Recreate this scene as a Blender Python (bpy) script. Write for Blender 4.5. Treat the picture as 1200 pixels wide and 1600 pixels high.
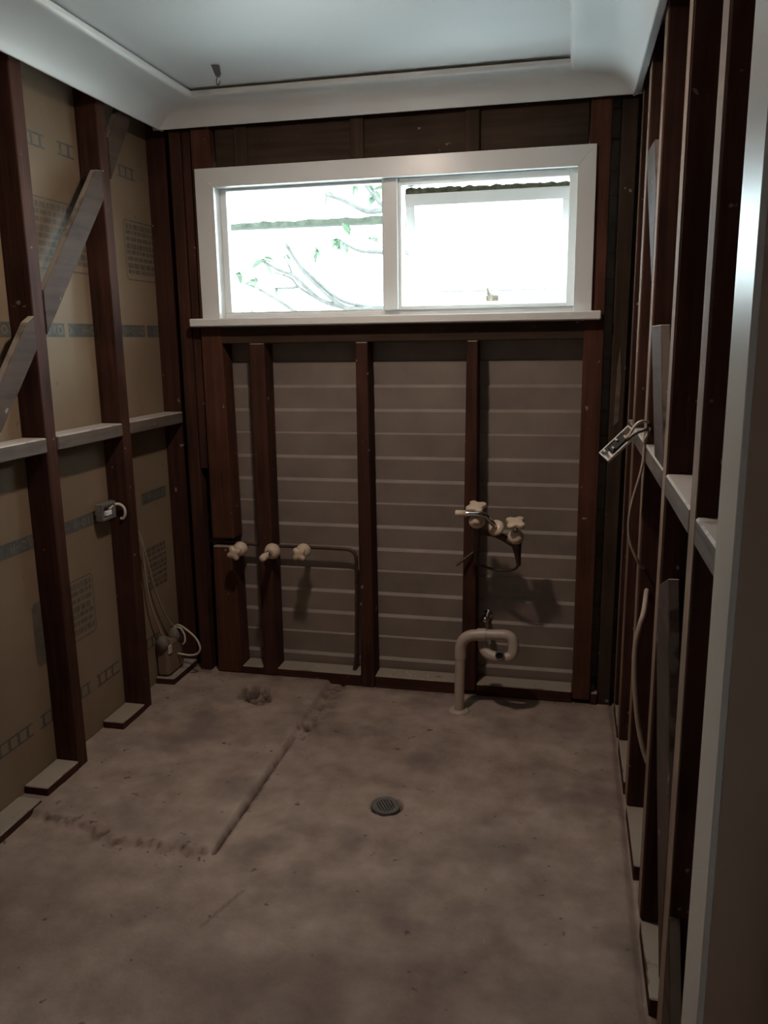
import bpy, math, random
import numpy as np
from mathutils import Vector, Matrix, noise

# ------------------------------------------------------------------ scene reset
for o in list(bpy.data.objects):
    bpy.data.objects.remove(o, do_unlink=True)
scene = bpy.context.scene
COL = scene.collection
random.seed(7)

# ------------------------------------------------------------------ camera
CAM_H = 1.45
yaw, pitch, roll = -0.2237194, -0.2093336, -0.01417332
fwd = Vector((math.sin(yaw)*math.cos(pitch), math.cos(yaw)*math.cos(pitch), math.sin(pitch)))
rgt = Vector((math.cos(yaw), -math.sin(yaw), 0))
upv = rgt.cross(fwd)
r_ = math.cos(roll)*rgt + math.sin(roll)*upv
u_ = -math.sin(roll)*rgt + math.cos(roll)*upv
cd = bpy.data.cameras.new('camera')
cam = bpy.data.objects.new('camera', cd)
COL.objects.link(cam)
cam.matrix_world = Matrix(((r_.x, u_.x, -fwd.x, 0), (r_.y, u_.y, -fwd.y, 0), (r_.z, u_.z, -fwd.z, CAM_H), (0, 0, 0, 1)))
cd.sensor_fit = 'VERTICAL'
cd.sensor_height = 32.0
cd.lens = 1271.17/1600*32.0
cd.clip_start = 0.02
scene.camera = cam

# ------------------------------------------------------------------ sky, exposure
SKY = 15.0
LAMP = 460.0
w = bpy.data.worlds.new('overcast_sky')
scene.world = w
w.use_nodes = True
bg = w.node_tree.nodes['Background']
bg.inputs['Color'].default_value = (0.84, 1.0, 1.10, 1)
bg.inputs['Strength'].default_value = SKY
vs = scene.view_settings
vs.view_transform = 'Standard'
vs.look = 'None'
vs.gamma = 1.0
vs.exposure = 0.0
vs.use_curve_mapping = False

# ------------------------------------------------------------------ materials
def new_mat(name):
    m = bpy.data.materials.new(name)
    m.use_nodes = True
    nt = m.node_tree
    return m, nt, nt.nodes['Principled BSDF']

def ramp(nt, fac, stops):
    n = nt.nodes.new('ShaderNodeValToRGB')
    e = n.color_ramp.elements
    while len(e) < len(stops):
        e.new(0.5)
    for i, (p, c) in enumerate(stops):
        e[i].position = p
        e[i].color = (*c, 1) if len(c) == 3 else c
    nt.links.new(fac, n.inputs['Fac'])
    return n.outputs['Color']

def coords(nt, scale=(1, 1, 1), rnd=True, kind='Object'):
    tc = nt.nodes.new('ShaderNodeTexCoord')
    mp = nt.nodes.new('ShaderNodeMapping')
    mp.inputs['Scale'].default_value = scale
    nt.links.new(tc.outputs[kind], mp.inputs['Vector'])
    if rnd:
        oi = nt.nodes.new('ShaderNodeObjectInfo')
        mu = nt.nodes.new('ShaderNodeMath'); mu.operation = 'MULTIPLY'; mu.inputs[1].default_value = 37.0
        nt.links.new(oi.outputs['Random'], mu.inputs[0])
        nt.links.new(mu.outputs[0], mp.inputs['Location'])
    return mp.outputs['Vector']

def noise_tex(nt, vec, scale, detail=4, rough=0.55):
    n = nt.nodes.new('ShaderNodeTexNoise')
    n.inputs['Scale'].default_value = scale
    n.inputs['Detail'].default_value = detail
    n.inputs['Roughness'].default_value = rough
    nt.links.new(vec, n.inputs['Vector'])
    return n.outputs['Fac']

def mix(nt, fac, a, b, blend='MIX'):
    n = nt.nodes.new('ShaderNodeMix'); n.data_type = 'RGBA'; n.blend_type = blend
    for k, v in ((0, fac), (6, a), (7, b)):
        if isinstance(v, (int, float)):
            n.inputs[k].default_value = v
        elif isinstance(v, tuple):
            n.inputs[k].default_value = (*v, 1)
        else:
            nt.links.new(v, n.inputs[k])
    return n.outputs[2]

def bump(nt, bs, h, strength, dist):
    b = nt.nodes.new('ShaderNodeBump')
    b.inputs['Strength'].default_value = strength
    b.inputs['Distance'].default_value = dist
    nt.links.new(h, b.inputs['Height'])
    nt.links.new(b.outputs['Normal'], bs.inputs['Normal'])

def wood(name, dark, light, axis, top_tone=(0.33, 0.28, 0.23), pale_top=True, rough=0.75, flecks=True, spec=0.16):
    m, nt, bs = new_mat(name)
    sc = {'x': (1.2, 22, 22), 'y': (22, 1.2, 22), 'z': (22, 22, 1.2)}[axis]
    v = coords(nt, sc)
    g = noise_tex(nt, v, 2.0, 5, 0.6)
    col = ramp(nt, g, [(0.32, dark), (0.68, light)])
    v2 = coords(nt, (1, 1, 1))
    big = noise_tex(nt, v2, 5.0, 3)
    col = mix(nt, ramp(nt, big, [(0.35, (0, 0, 0)), (0.75, (0.5, 0.5, 0.5))]), col, tuple(c*1.5 for c in light))
    if flecks:
        f = noise_tex(nt, v2, 26.0, 2)
        col = mix(nt, ramp(nt, f, [(0.71, (0, 0, 0)), (0.75, (0.8, 0.8, 0.8))]), col, (0.30, 0.26, 0.23))
    if pale_top:       # paler tone on upward faces
        ge = nt.nodes.new('ShaderNodeNewGeometry')
        sx = nt.nodes.new('ShaderNodeSeparateXYZ')
        nt.links.new(ge.outputs['Normal'], sx.inputs[0])
        dn = noise_tex(nt, v2, 14.0, 4)
        ml = nt.nodes.new('ShaderNodeMath'); ml.operation = 'MULTIPLY'
        nt.links.new(sx.outputs['Z'], ml.inputs[0])
        nt.links.new(ramp(nt, dn, [(0.25, (0.55,)*3), (0.5, (1, 1, 1))]), ml.inputs[1])
        col = mix(nt, ramp(nt, ml.outputs[0], [(0.4, (0, 0, 0)), (0.7, (1, 1, 1))]), col, top_tone)
    nt.links.new(col, bs.inputs['Base Color'])
    bs.inputs['Roughness'].default_value = rough
    bs.inputs['Specular IOR Level'].default_value = spec
    bump(nt, bs, g, 0.35, 0.004)
    return m

def plain(name, col, rough=0.5, metal=0.0, var=0.12, scale=9.0, spec=0.5, bmp=0.0):
    m, nt, bs = new_mat(name)
    v = coords(nt, (1, 1, 1))
    n = noise_tex(nt, v, scale, 5)
    c = ramp(nt, n, [(0.3, tuple(x*(1-var) for x in col)), (0.7, tuple(min(1, x*(1+var)) for x in col))])
    nt.links.new(c, bs.inputs['Base Color'])
    bs.inputs['Roughness'].default_value = rough
    bs.inputs['Metallic'].default_value = metal
    bs.inputs['Specular IOR Level'].default_value = spec
    if bmp:
        bump(nt, bs, n, bmp, 0.003)
    return m

DK, LT = (0.024, 0.0100, 0.0072), (0.068, 0.027, 0.0185)
M = {}
for a in 'xyz':
    M['stud_'+a] = wood('hardwood_'+a, DK, LT, a)
    M['post_'+a] = wood('red_hardwood_'+a, (0.040, 0.016, 0.0085), (0.098, 0.038, 0.024), a)
    M['nog_'+a] = wood('weathered_nogging_'+a, (0.065, 0.05, 0.042), (0.135, 0.108, 0.09), a, top_tone=(0.40, 0.35, 0.31))
    M['lintel_'+a] = wood('dark_lintel_'+a, (0.028, 0.017, 0.011), (0.062, 0.038, 0.026), a)
    M['brace_'+a] = wood('grey_brown_brace_'+a, (0.036, 0.0225, 0.017), (0.076, 0.049, 0.037), a)
M['stud_edge'] = wood('pale_sheen_hardwood_z', (0.135, 0.088, 0.060), (0.235, 0.165, 0.12), 'z')
M['ceiling'] = plain('ceiling_paint', (0.74, 0.75, 0.74), 0.55, var=0.03, scale=2.0)
M['cornice'] = plain('cornice_paint', (0.70, 0.71, 0.70), 0.45, var=0.04, scale=3.0)
M['window'] = plain('white_gloss_paint', (0.78, 0.78, 0.76), 0.3, var=0.03, scale=4.0)
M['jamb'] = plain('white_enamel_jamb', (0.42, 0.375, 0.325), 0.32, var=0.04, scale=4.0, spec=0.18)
M['hall'] = plain('hall_wall_paint', (0.26, 0.165, 0.108), 0.6, var=0.05, scale=3.0)
M['sheetback'] = None
M['cladding'] = plain('primed_weatherboard', (0.255, 0.205, 0.175), 0.6, var=0.16, scale=6.0, bmp=0.1)
M['ink'] = plain('blue_grey_ink', (0.085, 0.085, 0.075), 0.7, var=0.25, scale=40.0)
M['inklight'] = plain('faded_blue_ink', (0.112, 0.095, 0.074), 0.7, var=0.25, scale=40.0)
M['paper'] = plain('pale_print_gap', (0.17, 0.15, 0.112), 0.8, var=0.1, scale=20.0)
M['cream'] = plain('cream_plastic', (0.66, 0.53, 0.40), 0.35, var=0.06, scale=20.0)
M['pvc'] = plain('grey_white_pvc', (0.44, 0.365, 0.305), 0.4, var=0.08, scale=14.0)
M['chrome'] = plain('chrome', (0.72, 0.72, 0.72), 0.14, metal=1.0, var=0.04)
M['brass'] = plain('dull_brass', (0.30, 0.22, 0.13), 0.4, metal=0.8, var=0.15)
M['copper'] = plain('tarnished_copper', (0.085, 0.05, 0.038), 0.5, metal=0.35, var=0.3, scale=25)
M['black'] = plain('flat_black', (0.012, 0.011, 0.011), 0.6, var=0.2)
M['steel'] = plain('galvanised_steel', (0.42, 0.41, 0.40), 0.38, metal=0.8, var=0.2, scale=30)
M['cable'] = plain('white_cable', (0.60, 0.53, 0.45), 0.45, var=0.08)
M['cablebrown'] = plain('grubby_cable', (0.36, 0.28, 0.22), 0.5, var=0.12)
M['plate'] = plain('white_switch_plastic', (0.80, 0.80, 0.78), 0.35, var=0.05)
M['drain'] = plain('grey_drain_plastic', (0.115, 0.105, 0.10), 0.5, var=0.2, scale=30)
M['cloth'] = plain('brown_cardboard', (0.185, 0.125, 0.088), 0.8, var=0.15)
M['crumb'] = plain('plaster_crumb', (0.55, 0.50, 0.45), 0.85, var=0.15, scale=60)
M['bark'] = plain('grey_bark', (0.070, 0.068, 0.060), 0.9, var=0.35, scale=18, bmp=0.4)
M['leaf'] = plain('frangipani_leaf', (0.078, 0.118, 0.070), 0.5, var=0.3, scale=8)
M['moss'] = plain('mossy_timber', (0.028, 0.032, 0.020), 0.95, var=0.5, scale=22, bmp=0.5)
M['mossedge'] = plain('pale_moss', (0.10, 0.11, 0.075), 0.95, var=0.5, scale=40)
M['catch'] = plain('aged_catch', (0.17, 0.14, 0.10), 0.5, var=0.2, scale=40)
M['hookmetal'] = plain('dull_iron', (0.10, 0.105, 0.105), 0.5, metal=0.3, var=0.2)
M['gland'] = plain('grey_rubber_gland', (0.17, 0.15, 0.135), 0.65, var=0.25, scale=40)
M['smear'] = plain('plaster_smear', (0.13, 0.098, 0.078), 0.8, var=0.35, scale=25)
M['rubble'] = plain('concrete_bits', (0.26, 0.20, 0.165), 0.9, var=0.3, scale=60)
M['paving'] = plain('pale_paving', (0.50, 0.50, 0.47), 0.9, var=0.12, scale=2)

def sheet_mat():
    m, nt, bs = new_mat('tan_board_back')
    v = coords(nt, (1, 1, 1), rnd=False, kind='Object')
    n = noise_tex(nt, v, 1.6, 4)
    n2 = noise_tex(nt, v, 60, 3)
    c = ramp(nt, n, [(0.3, (0.185, 0.128, 0.078)), (0.7, (0.26, 0.188, 0.12))])
    c = mix(nt, ramp(nt, noise_tex(nt, v, 13, 2), [(0.70, (0, 0, 0)), (0.76, (0.6,)*3)]), c, (0.12, 0.08, 0.055))
    nt.links.new(c, bs.inputs['Base Color'])
    bs.inputs['Roughness'].default_value = 0.75
    bump(nt, bs, n2, 0.05, 0.002)
    return m
M['sheetback'] = sheet_mat()

def floor_mat():
    m, nt, bs = new_mat('stripped_concrete')
    v = coords(nt, (1, 1, 1), rnd=False)
    n1 = noise_tex(nt, v, 1.7, 6, 0.62)
    n2 = noise_tex(nt, v, 9.0, 5, 0.6)
    n3 = noise_tex(nt, v, 90.0, 3, 0.6)
    c = ramp(nt, n1, [(0.30, (0.21, 0.158, 0.130)), (0.52, (0.375, 0.285, 0.235)), (0.75, (0.475, 0.375, 0.318))])
    c = mix(nt, 0.45, c, ramp(nt, n2, [(0.3, (0.14, 0.105, 0.09)), (0.7, (0.50, 0.395, 0.335))]))
    vs_ = noise_tex(nt, v, 24.0, 2)
    c = mix(nt, ramp(nt, vs_, [(0.69, (0, 0, 0)), (0.75, (0.8,)*3)]), c, (0.07, 0.052, 0.045))
    pt = noise_tex(nt, v, 3.2, 3)
    c = mix(nt, ramp(nt, pt, [(0.54, (0, 0, 0)), (0.68, (0.6,)*3)]), c, (0.15, 0.122, 0.11))
    at = nt.nodes.new('ShaderNodeAttribute'); at.attribute_name = 'dirt_shade'
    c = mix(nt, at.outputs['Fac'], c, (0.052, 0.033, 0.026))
    nt.links.new(c, bs.inputs['Base Color'])
    bs.inputs['Roughness'].default_value = 0.8
    bs.inputs['Specular IOR Level'].default_value = 0.25
    ad = nt.nodes.new('ShaderNodeMath'); ad.operation = 'ADD'
    nt.links.new(n2, ad.inputs[0]); nt.links.new(n3, ad.inputs[1])
    bump(nt, bs, ad.outputs[0], 0.35, 0.005)
    return m
M['floor'] = floor_mat()

def glass_mat():
    m, nt, bs = new_mat('clear_pane')
    nt.nodes.remove(bs)
    tr = nt.nodes.new('ShaderNodeBsdfTransparent'); tr.inputs[0].default_value = (0.94, 0.97, 0.96, 1)
    gl = nt.nodes.new('ShaderNodeBsdfGlossy'); gl.inputs['Roughness'].default_value = 0.03
    fr = nt.nodes.new('ShaderNodeFresnel'); fr.inputs[0].default_value = 1.45
    mx = nt.nodes.new('ShaderNodeMixShader')
    nt.links.new(fr.outputs[0], mx.inputs[0]); nt.links.new(tr.outputs[0], mx.inputs[1]); nt.links.new(gl.outputs[0], mx.inputs[2])
    nt.links.new(mx.outputs[0], nt.nodes['Material Output'].inputs['Surface'])
    return m
M['glass'] = glass_mat()

def frosted_mat():
    m, nt, bs = new_mat('frosted_pane')
    nt.nodes.remove(bs)
    tl = nt.nodes.new('ShaderNodeBsdfTranslucent'); tl.inputs[0].default_value = (0.9, 0.94, 0.93, 1)
    gl = nt.nodes.new('ShaderNodeBsdfGlossy'); gl.inputs['Roughness'].default_value = 0.3
    mx = nt.nodes.new('ShaderNodeMixShader'); mx.inputs[0].default_value = 0.05
    nt.links.new(tl.outputs[0], mx.inputs[1]); nt.links.new(gl.outputs[0], mx.inputs[2])
    nt.links.new(mx.outputs[0], nt.nodes['Material Output'].inputs['Surface'])
    return m
M['frosted'] = frosted_mat()

def emit_mat():
    m, nt, bs = new_mat('lit_diffuser')
    bs.inputs['Base Color'].default_value = (0.9, 0.85, 0.75, 1)
    bs.inputs['Emission Color'].default_value = (1.0, 0.83, 0.70, 1)
    bs.inputs['Emission Strength'].default_value = LAMP
    return m
M['lamp'] = emit_mat()

# ------------------------------------------------------------------ mesh helpers
WLOC = {}
class MB:
    def __init__(s):
        s.v, s.f, s.sm = [], [], []
    def add(s, vs_, fs, smooth=False):
        b = len(s.v)
        s.v += [tuple(p) for p in vs_]
        s.f += [tuple(i+b for i in f) for f in fs]
        s.sm += [smooth]*len(fs)
        return s
    def box(s, x0, x1, y0, y1, z0, z1):
        return s.add([(x0, y0, z0), (x1, y0, z0), (x1, y1, z0), (x0, y1, z0), (x0, y0, z1), (x1, y0, z1), (x1, y1, z1), (x0, y1, z1)],
                     [(0, 3, 2, 1), (4, 5, 6, 7), (0, 1, 5, 4), (1, 2, 6, 5), (2, 3, 7, 6), (3, 0, 4, 7)])
    def prism(s, pts, off):
        """closed polygon (3-D points) extruded by vector off"""
        n = len(pts); off = Vector(off)
        a = [Vector(p) for p in pts]; b = [p+off for p in a]
        nrm = Vector((0, 0, 0))
        for i in range(n):
            p, q = a[i], a[(i+1) % n]
            nrm += p.cross(q)
        if nrm.dot(off) > 0:
            a.reverse(); b.reverse()
        fs = [tuple(range(n)), tuple(range(2*n-1, n-1, -1))]
        for i in range(n):
            j = (i+1) % n
            fs.append((j, i, n+i, n+j))
        return s.add(a+b, fs)
    def tube(s, path, r, seg=10, caps=True):
        P = [Vector(p) for p in path]
        R = r if isinstance(r, (list, tuple)) else [r]*len(P)
        T = []
        for i in range(len(P)):
            t = P[min(i+1, len(P)-1)]-P[max(i-1, 0)]
            T.append(t.normalized())
        a = Vector((0, 0, 1)) if abs(T[0].z) < 0.9 else Vector((1, 0, 0))
        n = T[0].cross(a).normalized()
        vs_, fs = [], []
        for i, p in enumerate(P):
            n = (n-T[i]*n.dot(T[i])).normalized()
            b = T[i].cross(n)
            for k in range(seg):
                an = 2*math.pi*k/seg
                vs_.append(p+(n*math.cos(an)+b*math.sin(an))*R[i])
        for i in range(len(P)-1):
            for k in range(seg):
                k2 = (k+1) % seg
                fs.append((i*seg+k, i*seg+k2, (i+1)*seg+k2, (i+1)*seg+k))
        s.add(vs_, fs, True)
        if caps:
            s.add([vs_[k] for k in range(seg)], [tuple(range(seg-1, -1, -1))])
            s.add([vs_[(len(P)-1)*seg+k] for k in range(seg)], [tuple(range(seg))])
        return s
    def lathe(s, org, axis, prof, seg=20, smooth=True):
        """prof: list of (distance along axis, radius)"""
        o, ax = Vector(org), Vector(axis).normalized()
        a = Vector((0, 0, 1)) if abs(ax.z) < 0.9 else Vector((1, 0, 0))
        n = ax.cross(a).normalized(); b = ax.cross(n)
        vs_, fs = [], []
        for (d, r) in prof:
            for k in range(seg):
                an = 2*math.pi*k/seg
                vs_.append(o+ax*d+(n*math.cos(an)+b*math.sin(an))*max(r, 1e-5))
        for i in range(len(prof)-1):
            for k in range(seg):
                k2 = (k+1) % seg
                fs.append((i*seg+k, i*seg+k2, (i+1)*seg+k2, (i+1)*seg+k))
        return s.add(vs_, fs, smooth)
    def obj(s, name, mat, parent=None, bevel=0.0, sub=0, seg=1):
        V = np.array(s.v, dtype=float)
        lo, hi = V.min(0), V.max(0)
        org = Vector(((lo[0]+hi[0])/2, (lo[1]+hi[1])/2, lo[2]))
        me = bpy.data.meshes.new(name)
        me.from_pydata([tuple(p) for p in (V-np.array(org))], [], s.f)
        me.polygons.foreach_set('use_smooth', s.sm)
        me.validate()
        me.update()
        me.materials.append(mat)
        o = bpy.data.objects.new(name, me)
        COL.objects.link(o)
        place(o, org, parent)
        if bevel:
            b = o.modifiers.new('edge', 'BEVEL'); b.width = bevel; b.segments = seg; b.limit_method = 'ANGLE'; b.angle_limit = math.radians(40)
        if sub:
            m = o.modifiers.new('sub', 'SUBSURF'); m.levels = sub; m.render_levels = sub
        return o

def place(o, org, parent):
    WLOC[o.name] = Vector(org)
    if parent is not None:
        o.parent = parent
        o.location = Vector(org)-WLOC[parent.name]
    else:
        o.location = org

def empty(name, loc, label=None, cat=None, group=None, kind=None):
    o = bpy.data.objects.new(name, None)
    o.empty_display_size = 0.05
    COL.objects.link(o)
    place(o, Vector(loc), None)
    return tag(o, label, cat, group, kind)

def tag(o, label=None, cat=None, group=None, kind=None):
    for k, v in (('label', label), ('category', cat), ('group', group), ('kind', kind)):
        if v:
            o[k] = v
    return o

def spline(pts, n=8):
    P = [Vector(p) for p in pts]
    P = [P[0]*2-P[1]]+P+[P[-1]*2-P[-2]]
    out = []
    for i in range(1, len(P)-2):
        p0, p1, p2, p3 = P[i-1:i+3]
        for k in range(n):
            t = k/n
            out.append(0.5*((2*p1)+(p2-p0)*t+(2*p0-5*p1+4*p2-p3)*t*t+(3*p1-p0-3*p2+p3)*t**3))
    out.append(P[-2])
    return out

def bx(name, mat, parent, x0, x1, y0, y1, z0, z1, bevel=0.003):
    return MB().box(x0, x1, y0, y1, z0, z1).obj(name, mat, parent, bevel)

# ------------------------------------------------------------------ room dimensions (metres)
XL, XR, YB = -1.605, 0.213, 3.14       # stud faces
SL, SR, SB = -1.690, 0.313, 3.24       # sheet / cladding faces
YF0, YF1 = 1.05, 1.165                 # front wall (doorway) thickness
ZC = 2.36                              # ceiling

# ------------------------------------------------------------------ floor
def build_floor():
    xs = np.concatenate([np.arange(SL-0.06, SR+0.06, 0.0085), [0.45, 0.7, 1.0]])
    ys = np.concatenate([[-1.15, -0.6, 0.0, 0.5, 0.9], np.arange(1.05, SB+0.01, 0.0085), [SB+0.03, SB+0.05]])
    nx, ny = len(xs), len(ys)
    V, D = [], []
    ss = lambda t: max(0.0, min(1.0, t))**2*(3-2*max(0.0, min(1.0, t)))
    for y in ys:
        for x in xs:
            p = Vector((x, y, 0))
            n1 = noise.noise(p*2.3)
            n2 = noise.noise(p*17+Vector((3, 1, 0)))
            n3 = noise.noise(p*48+Vector((0, 7, 2)))
            n4 = noise.noise(p*95+Vector((5, 2, 9)))
            z = 0.0025*n1+0.0012*n2+0.0006*n3
            d = 0.0
            # raised screed left in the shower corner: straight right edge, broken front edge
            dr = -0.966-x+0.004*n2
            df = y-(1.925+0.030*noise.noise(Vector((x*9, 4.0, 0)))+0.020*noise.noise(Vector((x*31, 9.0, 0)))+0.016*n3+0.006*n4+0.07*ss((-1.25-x)/0.3))
            e = min(dr, df)
            s = ss(e/(0.010 if dr < df else 0.024)+0.5)
            z += 0.017*s
            if df < dr and abs(e) < 0.02 and x > -1.56:
                d = max(d, (1-abs(e)/0.02)*ss(0.15+1.3*n3+0.9*n2))
            if y > 1.93 and y < 2.66:
                g = math.exp(-((x+0.958+0.004*n3)/0.0055)**2)
                z -= 0.011*g
                d = max(d, g*(0.95+0.4*n2)*(1-0.35*ss((y-2.35)/0.3)))
            # chipped trench towards the back wall
            if y > 2.55:
                t = ss((y-2.55)/0.2)
                g = math.exp(-((x+0.93+0.05*noise.noise(Vector((0, y*9, 1))))/0.030)**2)*t
                q = ss((0.6*n2+0.8*n3+0.4*n4+0.02)*3.0)
                z -= 0.022*g*q
                d = max(d, 0.95*g*q)
                g2 = math.exp(-((x+0.90)/0.07)**2)*t
                d = max(d, 0.35*g2*ss(n2+0.5))
            # rough knocked-out hole of the old shower waste
            dx, dy = x+1.225, y-2.945
            rr = math.hypot(dx*1.05+dy*0.35, dy*0.85)+0.022*n2+0.012*n3
            rr += 0.008*n4
            h = ss((0.078-rr)/0.010)
            z -= h*(0.040+0.030*n2+0.022*n3)
            d = max(d, h*ss(0.7+0.5*n2+0.7*n3))
            # recess of the floor waste
            rr = math.hypot(x+0.522, y-2.272)
            z -= 0.03*ss((0.052-rr)/0.008)
            d = max(d, 0.6*ss((0.058-rr)/0.01))
            # slab joint along the right wall and a hairline crack
            gx = 0.204+0.006*noise.noise(Vector((1, y*3, 5)))
            g = math.exp(-((x-gx)/0.006)**2)
            z -= 0.008*g
            d = max(d, 0.5*g)
            cx = -0.835+(y-1.74)*0.33
            if 1.62 < y < 1.80:
                d = max(d, 0.5*math.exp(-((x-cx)/0.006)**2)*ss((y-1.62)/0.05))
            # grimy patches near the doorway, colour darkened there to imitate lamp falloff
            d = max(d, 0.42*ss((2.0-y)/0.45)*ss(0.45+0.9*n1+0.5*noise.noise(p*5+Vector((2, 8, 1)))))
            # darker band along the back plate
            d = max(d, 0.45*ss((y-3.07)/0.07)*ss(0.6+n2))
            if x < XL+0.02:
                z = max(z, -0.002)
            V.append((x, y, z)); D.append(max(0.0, min(1.0, d)))
    F = []
    for j in range(ny-1):
        for i in range(nx-1):
            a = j*nx+i
            F.append((a, a+1, a+1+nx, a+nx))
    me = bpy.data.meshes.new('floor')
    me.from_pydata(V, [], F)
    me.polygons.foreach_set('use_smooth', [True]*len(F))
    at = me.attributes.new('dirt_shade', 'FLOAT', 'POINT')
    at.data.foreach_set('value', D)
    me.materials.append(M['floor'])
    o = bpy.data.objects.new('floor', me)
    COL.objects.link(o)
    return tag(o, 'bare patchy brown-grey concrete slab with a chipped raised corner', None, None, 'structure')
build_floor()

# ------------------------------------------------------------------ ceiling and cornice
ceil = bx('ceiling', M['ceiling'], None, -1.80, 1.05, -1.2, 3.32, ZC, ZC+0.05, 0)
tag(ceil, 'flat white painted ceiling over the stripped room', None, None, 'structure')

def cornice(name, side, wdt, a0, a1, i0, i1):
    """profile swept along one wall; inner end shortened for the mitre: i0/i1 = cornice widths of the neighbours"""
    prof = [(0.004, 2.262), (0.030, 2.250), (0.033, 2.285), (0.040, 2.306), (0.054, 2.321), (0.078, 2.329), (wdt*0.72, 2.333), (wdt-0.014, 2.331),
            (wdt-0.004, 2.334), (wdt, 2.339), (wdt, 2.352), (0.004, 2.352)]
    if side in 'LR':        # the side runs have a flatter, wider cove
        prof = [(0.004, 2.262), (0.030, 2.250), (0.036, 2.262), (0.050, 2.279), (0.070, 2.295), (0.095, 2.309), (0.125, 2.320), (wdt-0.04, 2.3275), (wdt-0.014, 2.328),
                (wdt-0.004, 2.331), (wdt, 2.337), (wdt, 2.352), (0.004, 2.352)]
    n = len(prof)
    vs_ = []
    for end, (a, iw) in enumerate(((a0, i0), (a1, i1))):
        sg = 1 if end == 0 else -1
        for (u, z) in prof:
            k = (u if u <= 0.08 else 0.08+(u-0.08)*(iw-0.08)/(wdt-0.08)) if iw else 0
            a_ = a+sg*k
            if side == 'L': vs_.append((XL+u, a_, z))
            if side == 'R': vs_.append((XR-u, a_, z))
            if side == 'B': vs_.append((a_, YB-u, z))
            if side == 'F': vs_.append((a_, YF1+u, z))
    fs = []
    for i in range(n):
        j = (i+1) % n
        fs.append((i, j, n+j, n+i))
    fs += [tuple(range(n-1, -1, -1)), tuple(range(n, 2*n))]
    if side in 'RF' : pass
    mb = MB().add(vs_, fs)
    o = mb.obj(name, M['cornice'], None, 0.0)
    me = o.data
    import bmesh
    b = bmesh.new(); b.from_mesh(me); bmesh.ops.recalc_face_normals(b, faces=b.faces); b.to_mesh(me); b.free()
    me.polygons.foreach_set('use_smooth', [True]*len(me.polygons))
    md = o.modifiers.new('edge', 'BEVEL'); md.width = 0.004; md.segments = 2; md.limit_method = 'ANGLE'; md.angle_limit = math.radians(50)
    me.set_sharp_from_angle(angle=math.radians(40))
    return o
WL, WR, WB, WF = 0.216, 0.243, 0.130, 0.13
tag(cornice('trim_1', 'B', WB, XL, XR, 0, 0), 'white plaster cornice above the window wall', None, None, 'structure')
tag(cornice('trim_2', 'L', WL, YF1, YB, 0, 0), 'wide white plaster cornice along the left wall', None, None, 'structure')
tag(cornice('trim_3', 'R', WR, YF1, YB, 0, 0), 'wide white plaster cornice along the right wall', None, None, 'structure')
tag(cornice('trim_4', 'F', WF, XL, XR, 0, 0), 'white plaster cornice over the doorway', None, None, 'structure')

# ------------------------------------------------------------------ left wall
wl = empty('wall_left', (SL, 2.2, 0), 'open stud wall backed by tan plasterboard with blue print', None, None, 'structure')
sh_lo = bx('plasterboard_sheet', M['sheetback'], wl, SL-0.012, SL, 1.0, SB+0.02, 0.0, 1.148, 0)
sh_up = bx('plasterboard_sheet', M['sheetback'], wl, SL-0.012, SL, 1.0, SB+0.02, 1.152, 2.40, 0)
def lean_stud(par, mat, x0, x1, y0b, y1b, y0t, y1t, z0, z1, name='stud'):
    n = 6
    vs_, fs = [], []
    for i in range(n+1):
        t = i/n
        y0 = y0b+(y0t-y0b)*t+0.002*math.sin(5*t+y0b*9); y1 = y1b+(y1t-y1b)*t+0.002*math.sin(4*t+y1b*7)
        z = z0+(z1-z0)*t
        vs_ += [(x0, y0, z), (x1, y0, z), (x1, y1, z), (x0, y1, z)]
    for i in range(n):
        for k in range(4):
            k2 = (k+1) % 4
            fs.append((i*4+k, i*4+k2, i*4+4+k2, i*4+4+k))
    fs += [(3, 2, 1, 0), (n*4, n*4+1, n*4+2, n*4+3)]
    return MB().add(vs_, fs).obj(name, mat, par, 0.003)
for (y0, y1) in ((1.36, 1.41), (1.81, 1.86), (2.262, 2.318), (2.717, 2.773)):
    lean_stud(wl, M['stud_z'], SL, XL, y0, y1, y0, y1, 0.0, ZC-0.01)
lean_stud(wl, M['stud_z'], SL, XL, 3.205, 3.238, 3.205, 3.238, 0.0, ZC-0.01)
for (y0, y1) in ((1.41, 1.81), (1.86, 2.262), (2.318, 2.717), (2.773, 3.205)):
    MB().box(SL+0.002, XL+0.004, y0+0.001, y1-0.001, 1.112, 1.160).obj('nogging', M['nog_y'], wl, 0.004)
for (y0, y1, zt) in ((2.085, 2.262, 0.046), (2.552, 2.717, 0.046), (2.965, 3.19, 0.046), (1.62, 2.055, 0.026)):
    MB().box(SL+0.002, XL+0.002, y0, y1, -0.004, zt).obj('bottom_plate', M['stud_y'], wl, 0.003)
def left_brace(pts):
    MB().prism([(XL+0.003, y, z) for y, z in pts], (-0.022, 0, 0)).obj('brace', M['brace_y'], wl, 0.002)
left_brace([(1.861, 0.975), (2.261, 1.435), (2.261, 1.535), (2.222, 1.515), (1.861, 1.098)])
left_brace([(2.319, 1.478), (2.716, 1.94), (2.716, 2.035), (2.675, 2.03), (2.319, 1.612)])
left_brace([(2.774, 2.015), (2.985, 2.31), (2.905, 2.33), (2.774, 2.155)])

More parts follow.
